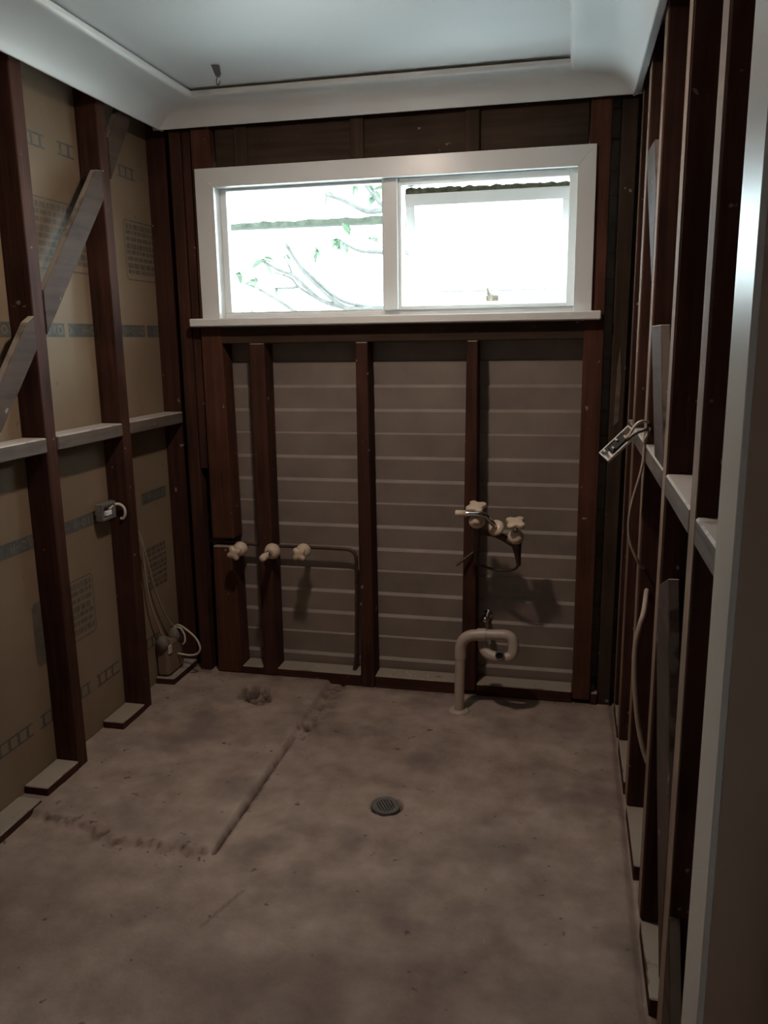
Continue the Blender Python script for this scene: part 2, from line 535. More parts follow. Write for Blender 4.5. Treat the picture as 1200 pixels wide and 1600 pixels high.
# blue print on the sheets: bands of broken lettering and framed blocks of small text
PX = SL+0.0006
def pr_quad(mb, y0, y1, z0, z1, x=PX):
    mb.add([(x, y0, z0), (x, y1, z0), (x, y1, z1), (x, y0, z1)], [(0, 1, 2, 3)])
def pr_ring(mb, yc, zc, ro, ri, x, n=14):
    vs_ = []
    for k in range(n):
        a = 2*math.pi*k/n
        vs_ += [(x, yc+ro*math.cos(a), zc+ro*math.sin(a)), (x, yc+ri*math.cos(a), zc+ri*math.sin(a))]
    mb.add(vs_, [(2*k, 2*((k+1) % n), 2*((k+1) % n)+1, 2*k+1) for k in range(n)])
def pr_bar(mb, ya, za, yb, zb, t, x):
    d = Vector((yb-ya, zb-za)); d.normalize(); nn = Vector((-d.y, d.x))*t/2
    mb.add([(x, ya+nn.x, za+nn.y), (x, ya-nn.x, za-nn.y), (x, yb-nn.x, zb-nn.y), (x, yb+nn.x, zb+nn.y)], [(0, 1, 2, 3)])
def solid_band(sheet, z0, z1, blocks):
    ink, pale = MB(), MB()
    h = z1-z0; zc = (z0+z1)/2; x2 = PX+0.0005
    for (a, b) in blocks:
        pr_quad(ink, a, b, z0, z1)
        L = b-a
        pr_ring(pale, b-0.024, zc, 0.017, 0.010, x2)
        if L > 0.09:
            pr_bar(pale, b-0.066, z0+0.008, b-0.048, z1-0.008, 0.004, x2); pr_bar(pale, b-0.048, z0+0.008, b-0.066, z1-0.008, 0.004, x2)
        if L > 0.13:
            pr_ring(pale, b-0.088, zc, 0.014, 0.009, x2)
            pr_quad(pale, b-0.126, b-0.107, zc-0.002, zc+0.002, x2)
        if L > 0.17:
            pr_quad(pale, b-0.150, b-0.146, z0+0.009, z1-0.009, x2); pr_quad(pale, b-0.136, b-0.132, z0+0.009, z1-0.009, x2)
            pr_quad(pale, b-0.146, b-0.136, zc-0.002, zc+0.002, x2)
            pr_bar(pale, a+0.004, z0+0.010, a+0.016, zc, 0.006, x2); pr_bar(pale, a+0.004, z1-0.010, a+0.016, zc, 0.006, x2)
    ink.obj('printed_band', M['ink'], sheet)
    pale.obj('printed_mark', M['paper'], sheet)
def outline_band(sheet, z0, z1, blocks):
    ink = MB()
    for (a, b) in blocks:
        pr_quad(ink, a, b, z1-0.006, z1); pr_quad(ink, a, b, z0, z0+0.006)
        y = a+0.012
        while y < b-0.02:
            pr_quad(ink, y, y+0.012, z0+0.006, z1-0.006)
            y += 0.045
    ink.obj('printed_band', M['ink'], sheet)
def text_block(sheet, y0, y1, z0, z1, rows, frame=True, solid=False):
    ink = MB()
    if frame:
        t = 0.0045; c = 0.014
        pr_quad(ink, y0+c, y1-c, z1-t, z1); pr_quad(ink, y0+c, y1-c, z0, z0+t)
        pr_quad(ink, y0, y0+t, z0+c, z1-c); pr_quad(ink, y1-t, y1, z0+c, z1-c)
        for (ya, za, yb, zb) in ((y0+t/2, z0+c, y0+c, z0+t/2), (y1-t/2, z0+c, y1-c, z0+t/2), (y0+t/2, z1-c, y0+c, z1-t/2), (y1-t/2, z1-c, y1-c, z1-t/2)):
            pr_bar(ink, ya, za, yb, zb, t, PX)
    lines = MB()
    dz = (z1-z0-0.03)/rows
    for i in range(rows):
        zt = z1-0.014-i*dz
        hgt = dz*(0.62 if i % 3 else 0.8)
        y = y0+0.014
        while y < y1-0.02:
            wl_ = random.uniform(0.012, 0.045)
            pr_quad(lines, y, min(y+wl_, y1-0.012), zt-hgt, zt)
            y += wl_+0.006
    if ink.v:
        ink.obj('printed_frame', M['ink'], sheet)
    lines.obj('printed_text', M['ink'] if solid else M['inklight'], sheet)
outline_band(sh_up, 2.068, 2.112, [(2.44, 2.525), (2.595, 2.69), (2.97, 3.10)])
solid_band(sh_up, 1.472, 1.518, [(1.90, 2.10), (2.12, 2.32), (2.36, 2.542), (2.565, 2.80), (2.86, 3.092), (3.112, 3.23)])
solid_band(sh_lo, 0.798, 0.845, [(1.80, 1.99), (2.01, 2.30), (2.42, 2.64), (2.66, 2.87), (2.965, 3.17)])
outline_band(sh_lo, 0.186, 0.232, [(1.98, 2.16), (2.20, 2.30), (2.42, 2.50), (2.54, 2.70), (2.9, 3.05)])
text_block(sh_up, 2.40, 2.735, 1.690, 1.917, 8, True)
text_block(sh_up, 2.985, 3.225, 1.690, 1.917, 8, True)
text_block(sh_lo, 2.42, 2.572, 0.405, 0.628, 7, True)
text_block(sh_lo, 2.955, 3.147, 0.405, 0.625, 8, False)
pn = MB(); pr_quad(pn, 2.225, 2.31, 0.398, 0.616); pr_quad(pn, 2.217, 2.225, 0.408, 0.606); pn.obj('printed_panel', M['inklight'], sh_lo)

# ------------------------------------------------------------------ right wall
wr = empty('wall_right', (SR, 2.2, 0), 'open stud wall of dark timber seen edge-on beside the doorway', None, None, 'structure')
bx('lining_sheet', M['lintel_z'], wr, SR, SR+0.012, 1.0, SB+0.02, 0.0, 2.40, 0)
for (y0, y1) in ((1.397, 1.465), (1.838, 1.902), (2.346, 2.418), (2.772, 2.848), (3.06, 3.10)):
    lean_stud(wr, M['stud_z'], XR, SR, y0, y1, y0, y1, 0.046, ZC-0.01)
    # pale strip on the stud edge, tan standing in for grazing window sheen
    MB().box(XR-0.0015, XR+0.001, y0+0.004, y1-0.004, 0.05, 2.25).obj('sheen_strip', M['stud_edge'], wr)
for (y0, y1) in ((1.166, 1.397), (1.465, 1.838), (1.902, 2.346), (2.418, 2.772), (2.848, 3.06)):
    MB().box(XR-0.002, SR-0.002, y0+0.001, y1-0.001, 1.106, 1.155).obj('nogging', M['nog_y'], wr, 0.004)
for (y0, y1) in ((1.14, 1.395), (1.59, 1.845), (2.055, 2.36), (2.49, 2.79), (2.885, 3.11)):
    MB().box(XR, SR-0.002, y0, y1, -0.006, 0.045).obj('bottom_plate', M['stud_y'], wr, 0.003)
def right_brace(pts):
    MB().prism([(XR-0.002, y, z) for y, z in pts], (0.022, 0, 0)).obj('brace', M['brace_y'], wr, 0.002)
right_brace([(2.771, 1.95), (2.771, 2.0), (2.548, 1.985), (2.419, 1.83), (2.419, 1.59)])
right_brace([(2.345, 1.467), (2.345, 1.475), (2.107, 1.475), (1.903, 1.17), (1.903, 1.157), (2.088, 1.157)])
right_brace([(1.90, 0.95), (1.837, 0.905), (1.69, 0.962), (1.466, 0.54), (1.466, 0.20), (1.69, 0.54), (1.837, 0.80)][1:])
right_brace([(1.396, 0.10), (1.396, 0.40), (1.18, 0.046), (1.30, 0.046)])

# ------------------------------------------------------------------ back wall
wb = empty('wall_back', (-0.7, SB, 0), 'open stud wall with grey-brown weatherboards behind the studs', None, None, 'structure')
WX0, WX1, WZ0, WZ1 = -1.412, 0.045, 1.500, 2.075      # rough window opening
row = 0.0975
zr = [-0.01]+[0.10+row*k for k in range(25)]
for i in range(len(zr)-1):
    d0 = 0.013 if i % 3 != 2 else 0.009
    d1 = 0.013 if (i+1) % 3 != 2 else 0.009
    z0, z1 = zr[i]-(0.014 if i else 0), zr[i+1]
    spans = [(SL-0.03, SR+0.03)]
    if z1 > WZ0 and z0 < WZ1:
        spans = [(SL-0.03, WX0), (WX1, SR+0.03)]
        if z0 < WZ0:
            spans = spans+[(WX0, WX1)]
    for k, (xa, xb) in enumerate(spans):
        zt = min(z1, WZ0) if k == 2 else z1
        yb_, yt_ = SB+d0, SB
        if k == 2:
            yt_ = SB+d0*(1-(zt-z0)/(z1-z0))
            d1 = 0.01
        ch = 0.006 if i % 3 == 1 else 0.012           # bevelled top edge of each board
        sec = [(yb_, z0), (yt_, zt-ch), (yt_+d1-0.0015, zt), (yt_+d1, zt), (yb_+0.018, z0)]
        MB().prism([(xa, y, z) for y, z in sec], (xb-xa, 0, 0)).obj('weatherboard', M['cladding'], wb, 0)
# studs below the window
lean = lambda xa, xb, xc, xd, z0, z1, m, y0=YB, name='stud': MB().add(
    [(xa, y0, z0), (xb, y0, z0), (xb, SB-0.001, z0), (xa, SB-0.001, z0), (xc, y0, z1), (xd, y0, z1), (xd, SB-0.001, z1), (xc, SB-0.001, z1)],
    [(0, 3, 2, 1), (4, 5, 6, 7), (0, 1, 5, 4), (1, 2, 6, 5), (2, 3, 7, 6), (3, 0, 4, 7)]).obj(name, M[m], wb, 0.003)
lean(-1.264, -1.204, -1.262, -1.198, 0.02, 1.44, 'stud_z')
lean(-0.826, -0.767, -0.820, -0.772, 0.0, 1.44, 'stud_z')
lean(-0.397, -0.338, -0.384, -0.342, 0.02, 1.44, 'stud_z')
lean(0.052, 0.122, 0.043, 0.116, 0.02, ZC-0.01, 'post_z')
lean(0.150, 0.200, 0.150, 0.205, 0.0, ZC-0.01, 'lintel_z', YB+0.012)
lean(-1.478, -1.367, -1.470, -1.372, 0.02, 0.592, 'post_z')
lean(-1.470, -1.372, -1.464, -1.385, 0.628, ZC-0.01, 'post_z')
lean(-1.566, -1.515, -1.560, -1.512, 0.0, ZC-0.01, 'stud_z', YB+0.008)
lean(-1.511, -1.480, -1.509, -1.474, 0.925, ZC-0.01, 'stud_z', YB+0.014, 'packer')
MB().prism([(0.166, YB+0.012, 1.12), (0.184, YB+0.012, 1.14), (0.186, YB+0.012, 1.30), (0.178, YB+0.012, 1.41), (0.170, YB+0.012, 1.33)], (0, -0.002, 0)).obj('plaster_smear', M['smear'], wb)
# timbers around the window
bx('sill_trimmer', M['lintel_x'], wb, -1.380, 0.052, YB+0.002, SB+0.03, 1.440, 1.5075)
bx('lintel', M['lintel_x'], wb, -1.372, 0.040, YB+0.022, SB-0.001, 2.076, 2.335)
for x in (-1.262, -0.80, -0.37):
    MB().box(x-0.026, x+0.026, YB+0.006, YB+0.0215, 2.10, 2.335).obj('cripple_stud', M['lintel_z'], wb, 0.003)
bx('top_plate', M['lintel_x'], wb, SL, SR, YB+0.004, SB, 2.336, 2.359)
# bottom plate pieces, bay by bay
for (xa, xb, zt) in ((-1.365, -1.266, 0.052), (-1.203, -0.828, 0.052), (-0.765, -0.399, 0.052), (-0.335, 0.050, 0.050), (0.124, 0.149, 0.05)):
    MB().box(xa, xb, YB+0.004, SB-0.002, -0.004, zt).obj('bottom_plate', M['stud_x'], wb, 0.003)

# ------------------------------------------------------------------ window
wn = empty('window_1', (-0.69, YB, 1.508), 'long white painted window with fixed pane and open awning sash', None, None, 'structure')
W = M['window']
CF = YB-0.014                                       # casing front
sill = bx('sill', W, wn, -1.492, 0.104, YB-0.050, 3.235, 1.508, 1.540, 0.004)
def casing(pts):
    MB().prism([(x, CF, z) for x, z in pts], (0, 0.018, 0)).obj('casing', W, wn, 0.0012)
casing([(-1.449, 1.5402), (-1.374, 1.5402), (-1.374, 2.036), (-1.449, 2.106)])
casing([(0.005, 1.5402), (0.070, 1.5402), (0.068, 2.106), (0.005, 2.036)])
casing([(-1.449, 2.1063), (-1.374, 2.0363), (0.005, 2.0363), (0.068, 2.1063)])
bx('jamb_lining', W, wn, -1.400, -1.378, YB+0.004, 3.262, 1.5402, 2.062, 0.002)
bx('jamb_lining', W, wn, 0.009, 0.032, YB+0.004, 3.262, 1.5402, 2.062, 0.002)
bx('head_lining', W, wn, -1.378, 0.009, YB+0.004, 3.262, 2.040, 2.062, 0.002)
bx('sill_rail', W, wn, -1.378, 0.009, 3.19, 3.262, 1.5402, 1.560, 0.003)
bx('mullion', W, wn, -0.711, -0.651, 3.165, 3.262, 1.560, 2.040, 0.004)
# bead round the fixed pane
for a in ((-1.378, -1.352, 1.560, 2.040), (-0.719, -0.7112, 1.560, 2.040), (-1.352, -0.719, 2.030, 2.040), (-1.352, -0.719, 1.560, 1.566)):
    bx('glazing_bead', W, wn, a[0], a[1], 3.196, 3.230, a[2], a[3], 0.002)
bx('fixed_pane', M['glass'], wn, -1.352, -0.719, 3.212, 3.217, 1.566, 2.030, 0)
# opening frame of the awning sash
for a in ((-0.651, -0.640, 1.560, 2.040), (-0.022, 0.009, 1.560, 2.040), (-0.640, -0.022, 2.014, 2.040), (-0.640, -0.022, 1.5602, 1.574)):
    bx('sash_stop', W, wn, a[0], a[1], 3.176, 3.255, a[2], a[3], 0.002)
# sash pushed out at the bottom
tilt = math.radians(24)
SA = Vector((0, math.sin(tilt), -math.cos(tilt)))    # down the sash
SN = Vector((0, -math.cos(tilt), -math.sin(tilt)))   # towards the room
S0 = Vector((0, 3.225, 1.992))
def sash_box(mb, x0, x1, s0, s1, n0, n1):
    c = []
    for (s_, n_) in ((s0, n0), (s1, n0), (s1, n1), (s0, n1)):
        p = S0+SA*s_+SN*n_
        c.append((x0, p.y, p.z))
    return mb.prism(c, (x1-x0, 0, 0))
sx0, sx1, sl = -0.634, -0.012, 0.452
sash = sash_box(MB(), sx0, sx1, 0.0, 0.044, -0.018, 0.018).obj('sash', W, wn, 0.002)
sash_box(MB(), sx0, sx1, sl-0.062, sl, -0.018, 0.018).obj('bottom_rail', W, sash, 0.002)
sash_box(MB(), sx0, sx0+0.036, 0.0442, sl-0.0622, -0.018, 0.018).obj('stile', W, sash, 0.002)
sash_box(MB(), sx1-0.034, sx1, 0.0442, sl-0.0622, -0.018, 0.018).obj('stile', W, sash, 0.002)
tag(sash_box(MB(), sx0+0.036, sx1-0.034, 0.044, sl-0.062, -0.004, 0.001).obj('frosted_pane', M['frosted'], sash, 0), 'obscured white glass pane of the awning sash')
sash_box(MB(), sx0+0.036, sx1-0.034, sl-0.067, sl-0.0624, 0.0012, 0.008).obj('glazing_line', M['steel'], sash, 0)
# mossy grime along the top edge of the open sash
mb = MB()
n = 60
vs_, fs = [], []
for i in range(n+1):
    x = sx0+0.004+(sx1-sx0-0.008)*i/n
    h = 0.011+0.006*(noise.noise(Vector((x*40, 0, 0)))+0.6*noise.noise(Vector((x*110, 3, 0))))+0.006*(1-i/n)
    for (s_, n_) in ((-0.0002, -0.016), (-0.0002, 0.014), (-h, 0.010), (-h*0.9, -0.012)):
        p = S0+SA*s_+SN*n_
        vs_.append((x, p.y, p.z))
for i in range(n):
    for k in range(4):
        k2 = (k+1) % 4
        fs.append((i*4+k, i*4+4+k, i*4+4+k2, i*4+k2))
fs += [(0, 1, 2, 3), (n*4+3, n*4+2, n*4+1, n*4)]
mb.add(vs_, fs)
tag(mb.obj('moss_edge', M['mossedge'], sash), 'dark mossy grime on the top edge of the sash')
# catch handle on the bottom rail
hp = S0+SA*(sl-0.040)+SN*0.018+Vector((-0.315, 0, 0))
h = MB().prism([hp+Vector((-0.020, 0, 0))+SA*0.012, hp+Vector((0.028, 0, 0))+SA*0.012, hp+Vector((0.028, 0, 0))-SA*0.006, hp+Vector((-0.020, 0, 0))-SA*0.006], SN*0.012).obj('catch', M['catch'], sash, 0.002)
MB().tube(spline([hp+SN*0.012, hp+SN*0.026-SA*0.012+Vector((-0.004, 0, 0)), hp+SN*0.030-SA*0.050+Vector((-0.012, 0, 0))], 5), [0.008]*5+[0.007]*3+[0.005]*3, 8).obj('lever', M['catch'], h)

# ------------------------------------------------------------------ doorway and hall shell
wf = empty('wall_front', (0.6, YF0, 0), 'painted hall wall beside the doorway', None, None, 'structure')
bx('wall_panel', M['hall'], wf, 0.2145, 1.05, YF0, YF1-0.01, 0.0, ZC, 0)
bx('wall_panel', M['hall'], wf, -1.80, -1.13, YF0, YF1, 0.0, ZC, 0)
bx('wall_panel', M['hall'], wf, -1.13, 0.2145, YF0, YF1, 2.12, ZC, 0)
dj = empty('door_1', (0.20, YF0, 0), 'glossy off-white door jamb at the right edge', None, None, 'structure')
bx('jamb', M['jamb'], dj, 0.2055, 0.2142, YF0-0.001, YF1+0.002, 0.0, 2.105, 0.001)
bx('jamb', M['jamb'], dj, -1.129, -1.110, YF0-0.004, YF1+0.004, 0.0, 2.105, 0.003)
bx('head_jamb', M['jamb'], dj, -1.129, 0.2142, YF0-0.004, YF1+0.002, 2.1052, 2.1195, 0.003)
for nm, a in (('wall_hall_left', (-1.80, -1.78, -1.2, YF0)), ('wall_hall_right', (1.03, 1.05, -1.2, YF0)), ('wall_hall_rear', (-1.78, 1.03, -1.2, -1.18))):
    tag(bx(nm, M['hall'], None, a[0], a[1], a[2], a[3], 0, ZC, 0), 'plain painted hall wall out of sight', None, None, 'structure')

# ------------------------------------------------------------------ ceiling light (just above the frame) and hook
la = empty('ceiling_light', (-0.70, 2.10, 2.315), 'small round ceiling light in the middle of the room', 'light')
MB().lathe((-0.70, 2.10, ZC), (0, 0, -1), [(0, 0.0), (0, 0.068), (0.03, 0.066), (0.036, 0.058), (0.036, 0.0)], 28).obj('housing', M['window'], la)
MB().lathe((-0.70, 2.10, 2.3235), (0, 0, -1), [(0, 0.052), (0.005, 0.046), (0.009, 0.028), (0.010, 0.0)], 24).obj('diffuser', M['lamp'], la)

hk = empty('ceiling_hook', (-1.195, 2.80, ZC), 'small grey metal hook screwed into the ceiling', 'hook')
MB().prism([(-1.209, 2.786, ZC-0.001), (-1.184, 2.792, ZC-0.001), (-1.183, 2.800, ZC-0.026), (-1.189, 2.803, ZC-0.036), (-1.200, 2.799, ZC-0.034)], (0.003, 0.006, 0)).obj('bracket', M['hookmetal'], hk, 0.001)
MB().tube(spline([(-1.192, 2.80, ZC-0.032), (-1.196, 2.799, ZC-0.046), (-1.195, 2.799, ZC-0.058), (-1.189, 2.799, ZC-0.061), (-1.185, 2.799, ZC-0.054), (-1.185, 2.799, ZC-0.049)], 5), 0.0022, 8).obj('hook', M['hookmetal'], hk)

# ------------------------------------------------------------------ taps
def star(mb, c, axis, r, t, rot=0.0):
    """four-lobed capstan handle"""
    c, ax = Vector(c), Vector(axis).normalized()
    a = Vector((1, 0, 0))
    u = (a-ax*a.dot(ax)).normalized(); v = ax.cross(u)
    n = 40
    rings = [(-t*0.5, 0.80), (-t*0.32, 1.0), (t*0.30, 1.0), (t*0.5, 0.84), (t*0.56, 0.35)]
    vs_, fs = [], []
    for (d, s) in rings:
        for k in range(n):
            th = 2*math.pi*k/n+rot
            co = math.cos(4*(th-rot))
            rr = r*s*(0.82+0.18*(1 if co > 0 else -1)*abs(co)**0.7)
            vs_.append(c+ax*d+(u*math.cos(th)+v*math.sin(th))*rr)
    for i in range(len(rings)-1):
        for k in range(n):
            k2 = (k+1) % n
            fs.append((i*n+k, i*n+k2, (i+1)*n+k2, (i+1)*n+k))
    mb.add(vs_, fs, True)
    mb.add([vs_[k] for k in range(n)], [tuple(range(n-1, -1, -1))])
    mb.add([vs_[(len(rings)-1)*n+k] for k in range(n)], [tuple(range(n))])
    return mb

def shower_tap(x, z, length, label, rot):
    t = empty('shower_tap', (x, 3.17, z), label, 'tap', 'shower taps on the left of the back wall')
    MB().lathe((x, 3.188, z), (0, -1, 0), [(0, 0.0), (0, 0.013), (0.05, 0.013), (0.05, 0.0)], 14).obj('tap_body', M['brass'], t)
    MB().lathe((x, 3.136, z), (0, -1, 0), [(0, 0.0), (0, 0.030), (0.006, 0.0315), (0.020, 0.029), (0.036, 0.021), (0.042, 0.012), (0.042, 0.0)], 24).obj('flange', M['cream'], t)
    MB().lathe((x, 3.094, z), (0, -1, 0), [(0, 0.0), (0, 0.011), (length-0.03, 0.010), (length-0.03, 0.0)], 12).obj('spindle', M['chrome'], t)
    star(MB(), (x, 3.094-length+0.022, z), (0, -1, 0), 0.032, 0.022, rot).obj('handle', M['cream'], t)
shower_tap(-1.338, 0.588, 0.058, 'cream four-lobed shower tap nearest the left corner of the back wall', 0.45)
shower_tap(-1.058, 0.592, 0.045, 'cream four-lobed shower tap right of the capped outlet', 0.75)
t = empty('shower_outlet', (-1.197, 3.17, 0.583), 'capped chrome outlet with round cream flange between the two shower taps', 'pipe outlet')
MB().lathe((-1.197, 3.139, 0.583), (0, -1, 0), [(0, 0.0), (0, 0.033), (0.006, 0.0345), (0.022, 0.031), (0.036, 0.023), (0.040, 0.014), (0.040, 0.0)], 24).obj('flange', M['cream'], t)
MB().lathe((-1.197, 3.10, 0.583), (0, -1, 0), [(0, 0.0), (0, 0.0145), (0.040, 0.0135), (0.040, 0.0)], 14).obj('nipple', M['chrome'], t)
MB().lathe((-1.197, 3.062, 0.583), (0, -1, 0), [(0, 0.0), (0, 0.012), (0.012, 0.0155), (0.048, 0.014), (0.052, 0.009), (0.052, 0.0)], 14).obj('cap', M['cream'], t)
pp = MB().tube(spline([(-1.50, 3.19, 0.602), (-1.337, 3.19, 0.596), (-1.235, 3.19, 0.592), (-1.058, 3.19, 0.592), (-0.90, 3.19, 0.590), (-0.868, 3.19, 0.584), (-0.852, 3.19, 0.566), (-0.848, 3.19, 0.53), (-0.852, 3.19, 0.28), (-0.858, 3.19, 0.12), (-0.866, 3.186, 0.054)], 6), 0.0075, 10).obj('water_pipe', M['copper'])
tag(pp, 'thin dark copper pipe feeding the shower taps and dropping beside a stud', 'pipe')

# basin tap set
bt = empty('basin_tap_set', (-0.26, 3.16, 0.70), 'cream basin tap set with chrome spout on the right of the back wall', 'tap')
n1 = Vector((-0.02, -0.34, 0.94)).normalized()
for k, (c, rot) in enumerate(((Vector((-0.329, 3.05, 0.768)), 0.5), (Vector((-0.180, 3.05, 0.712)), 0.95))):
    MB().lathe(c-n1*0.028, n1, [(0, 0.0), (0, 0.022), (0.010, 0.030), (0.026, 0.031), (0.040, 0.022), (0.046, 0.012), (0.046, 0.0)], 22).obj('flange', M['cream'], bt)
    MB().lathe(c+n1*0.016, n1, [(0, 0.0), (0, 0.010), (0.032, 0.010), (0.032, 0.0)], 12).obj('spindle', M['chrome'], bt)
    star(MB(), c+n1*0.056, n1, 0.042, 0.020, rot).obj('handle', M['cream'], bt)
n2 = Vector((-0.25, -0.75, 0.60)).normalized()
c = Vector((-0.258, 3.06, 0.738))
MB().lathe(c-n2*0.016, n2, [(0, 0.0), (0, 0.027), (0.008, 0.033), (0.020, 0.030), (0.024, 0.014), (0.024, 0.0)], 22).obj('flange', M['cream'], bt)
sp = MB().tube(spline([c, c+n2*0.03, (-0.288, 3.005, 0.792), (-0.312, 2.99, 0.803), (-0.345, 2.985, 0.804), (-0.366, 2.985, 0.804)], 6), 0.0105, 12).obj('spout', M['chrome'], bt)
MB().lathe((-0.362, 2.985, 0.804), (-1, 0, 0), [(0, 0.0), (0, 0.0125), (0.038, 0.0125), (0.042, 0.009), (0.042, 0.0)], 14).obj('spout_tip', M['cream'], sp)
MB().tube(spline([(-0.330, 3.075, 0.712), (-0.262, 3.10, 0.702), (-0.182, 3.075, 0.668)], 5), 0.014, 10).obj('breech', M['copper'], bt)
MB().tube([(-0.330, 3.062, 0.742), (-0.332, 3.075, 0.70), (-0.336, 3.10, 0.60), (-0.338, 3.16, 0.56)], [0.016, 0.015, 0.011, 0.010], 10).obj('tail', M['copper'], bt)
MB().tube([(-0.180, 3.062, 0.688), (-0.176, 3.070, 0.655), (-0.172, 3.075, 0.622), (-0.168, 3.08, 0.585)], [0.024, 0.017, 0.012, 0.008], 12).obj('tail', M['copper'], bt)
MB().tube(spline([(-0.168, 3.082, 0.588), (-0.185, 3.09, 0.566), (-0.225, 3.11, 0.553), (-0.28, 3.13, 0.552), (-0.334, 3.165, 0.560)], 6), 0.0055, 8).obj('feed_pipe', M['copper'], bt)

st = MB().tube([(-0.415, 3.10, 0.567), (-0.372, 3.12, 0.600), (-0.330, 3.142, 0.630)], 0.0055, 8).obj('pipe_stub', M['copper'])
tag(st, 'short dark copper stub slanting across the stud below the basin taps', 'pipe')
sv = empty('stop_valve', (-0.300, 3.235, 0.322), 'small chrome stop valve above the white waste pipe', 'valve')
MB().lathe((-0.300, 3.246, 0.322), (0, -1, 0), [(0, 0.0), (0, 0.020), (0.004, 0.020), (0.005, 0.010), (0.075, 0.009), (0.075, 0.0)], 16).obj('body', M['chrome'], sv)
MB().lathe((-0.300, 3.172, 0.322), (-0.35, -0.8, 0.4), [(0, 0.0), (0, 0.014), (0.018, 0.013), (0.022, 0.008), (0.022, 0.0)], 14).obj('knob', M['chrome'], sv)

# ------------------------------------------------------------------ waste pipe with trap
wp = empty('waste_pipe', (-0.384, 2.99, 0.0), 'off-white plastic waste pipe with looped trap rising from the floor', 'pipe')
R = 0.0205
PVC = M['pvc']
MB().lathe((-0.386, 2.99, 0.0), (0, 0, 1), [(-0.004, 0.0), (-0.004, 0.043), (0.005, 0.041), (0.008, 0.030), (0.008, 0.0)], 24).obj('floor_flange', PVC, wp)
MB().tube([(-0.386, 2.99, 0.004), (-0.384, 2.992, 0.13), (-0.382, 2.995, 0.24)], R-0.001, 18).obj('riser', PVC, wp)
arc = [(-0.382+0.058*(1-math.cos(a)), 2.996, 0.262+0.058*math.sin(a)) for a in [math.pi/2*k/8 for k in range(9)]]
MB().tube([(-0.382, 2.995, 0.222)]+arc+[(-0.302, 2.996, 0.321)], R+0.0015, 18).obj('elbow', PVC, wp)
MB().tube([(-0.316, 2.996, 0.3215), (-0.282, 2.996, 0.324)], R+0.0045, 18).obj('coupling', PVC, wp)
MB().tube(spline([(-0.284, 2.996, 0.324), (-0.235, 2.996, 0.327), (-0.205, 2.995, 0.328), (-0.186, 2.993, 0.318), (-0.178, 2.99, 0.297), (-0.177, 2.985, 0.272), (-0.184, 2.98, 0.252), (-0.204, 2.975, 0.243), (-0.235, 2.978, 0.243), (-0.262, 2.985, 0.245), (-0.284, 3.0, 0.252), (-0.296, 3.03, 0.262), (-0.298, 3.06, 0.272)], 5), R, 18).obj('trap_bend', PVC, wp)
ib = MB().lathe((-0.226, 2.957, 0.2600), (0.05, -1, 0.12), [(-0.01, 0.0), (-0.01, 0.0175), (0.012, 0.0175), (0.014, 0.0165), (0.014, 0.0135), (0.004, 0.0135), (0.004, 0.0)], 18).obj('inlet', M['drain'], wp)
MB().lathe((-0.2257, 2.9495, 0.2609), (0.05, -1, 0.12), [(0, 0.0132), (0.0006, 0.0)], 16).obj('opening', M['black'], ib)  # black disc painted in for the shade inside the inlet

# ------------------------------------------------------------------ floor waste
fw = empty('floor_waste', (-0.524, 2.272, -0.028), 'round grey slotted drain grate in the middle of the concrete floor', 'drain')
MB().lathe((-0.524, 2.272, -0.030), (0, 0, 1), [(0, 0.0), (0, 0.044), (0.022, 0.044), (0.022, 0.040), (0.004, 0.040), (0.004, 0.0)], 28).obj('cup', M['black'], fw)
mb = MB()
tl = Vector((0.05, -0.06, 1)).normalized()
c = Vector((-0.526, 2.275, -0.004))
u = Vector((1, 0, 0)); u = (u-tl*u.dot(tl)).normalized(); v = tl.cross(u)
N = 40
for (ra, rb) in ((0.030, 0.0455),):
    vs_ = []
    for k in range(N):
        a = 2*math.pi*k/N
        dd = u*math.cos(a)+v*math.sin(a)
        vs_ += [c+dd*ra, c+dd*rb, c+dd*(rb-0.002)+tl*0.006, c+dd*ra+tl*0.006]
    fs = []
    for k in range(N):
        k2 = (k+1) % N
        for i in range(4):
            i2 = (i+1) % 4
            fs.append((4*k+i, 4*k2+i, 4*k2+i2, 4*k+i2))
    mb.add(vs_, fs)
gr = mb.obj('grate', M['drain'], fw)
for k in range(-3, 4):
    o_ = k*0.0092
    L = math.sqrt(max(0, 0.032**2-o_**2))
    dvec = (u*0.55-v*0.83).normalized(); pvec = tl.cross(dvec)
    a0, a1 = c+pvec*o_-dvec*L, c+pvec*o_+dvec*L
    q = [a0-pvec*0.0031, a0+pvec*0.0031, a1+pvec*0.0031, a1-pvec*0.0031]
    MB().prism(q, tl*0.0058).obj('grate_bar', M['drain'], gr)

# ------------------------------------------------------------------ electrical bits
ob = empty('outlet_bracket', (-1.66, 2.66, 0.82), 'open metal outlet bracket with curled white cable on the left wall stud', 'wall box')
fx = -1.672
mb = MB()
for (y0, y1, z0, z1) in ((2.602, 2.690, 0.866, 0.874), (2.602, 2.690, 0.812, 0.820), (2.602, 2.610, 0.820, 0.866), (2.682, 2.690, 0.820, 0.866)):
    mb.box(fx, fx+0.030, y0, y1, z0, z1)
mb.obj('frame', M['steel'], ob, 0.001)
bx('terminal', M['plate'], ob, fx+0.004, fx+0.022, 2.640, 2.676, 0.824, 0.842, 0.002)
bx('arm', M['steel'], ob, fx, fx+0.004, 2.6902, 2.7165, 0.862, 0.872, 0)
bx('arm', M['steel'], ob, fx, fx+0.004, 2.6902, 2.7165, 0.814, 0.824, 0)
bx('back_strap', M['steel'], ob, fx-0.003, fx, 2.602, 2.7165, 0.836, 0.850, 0)
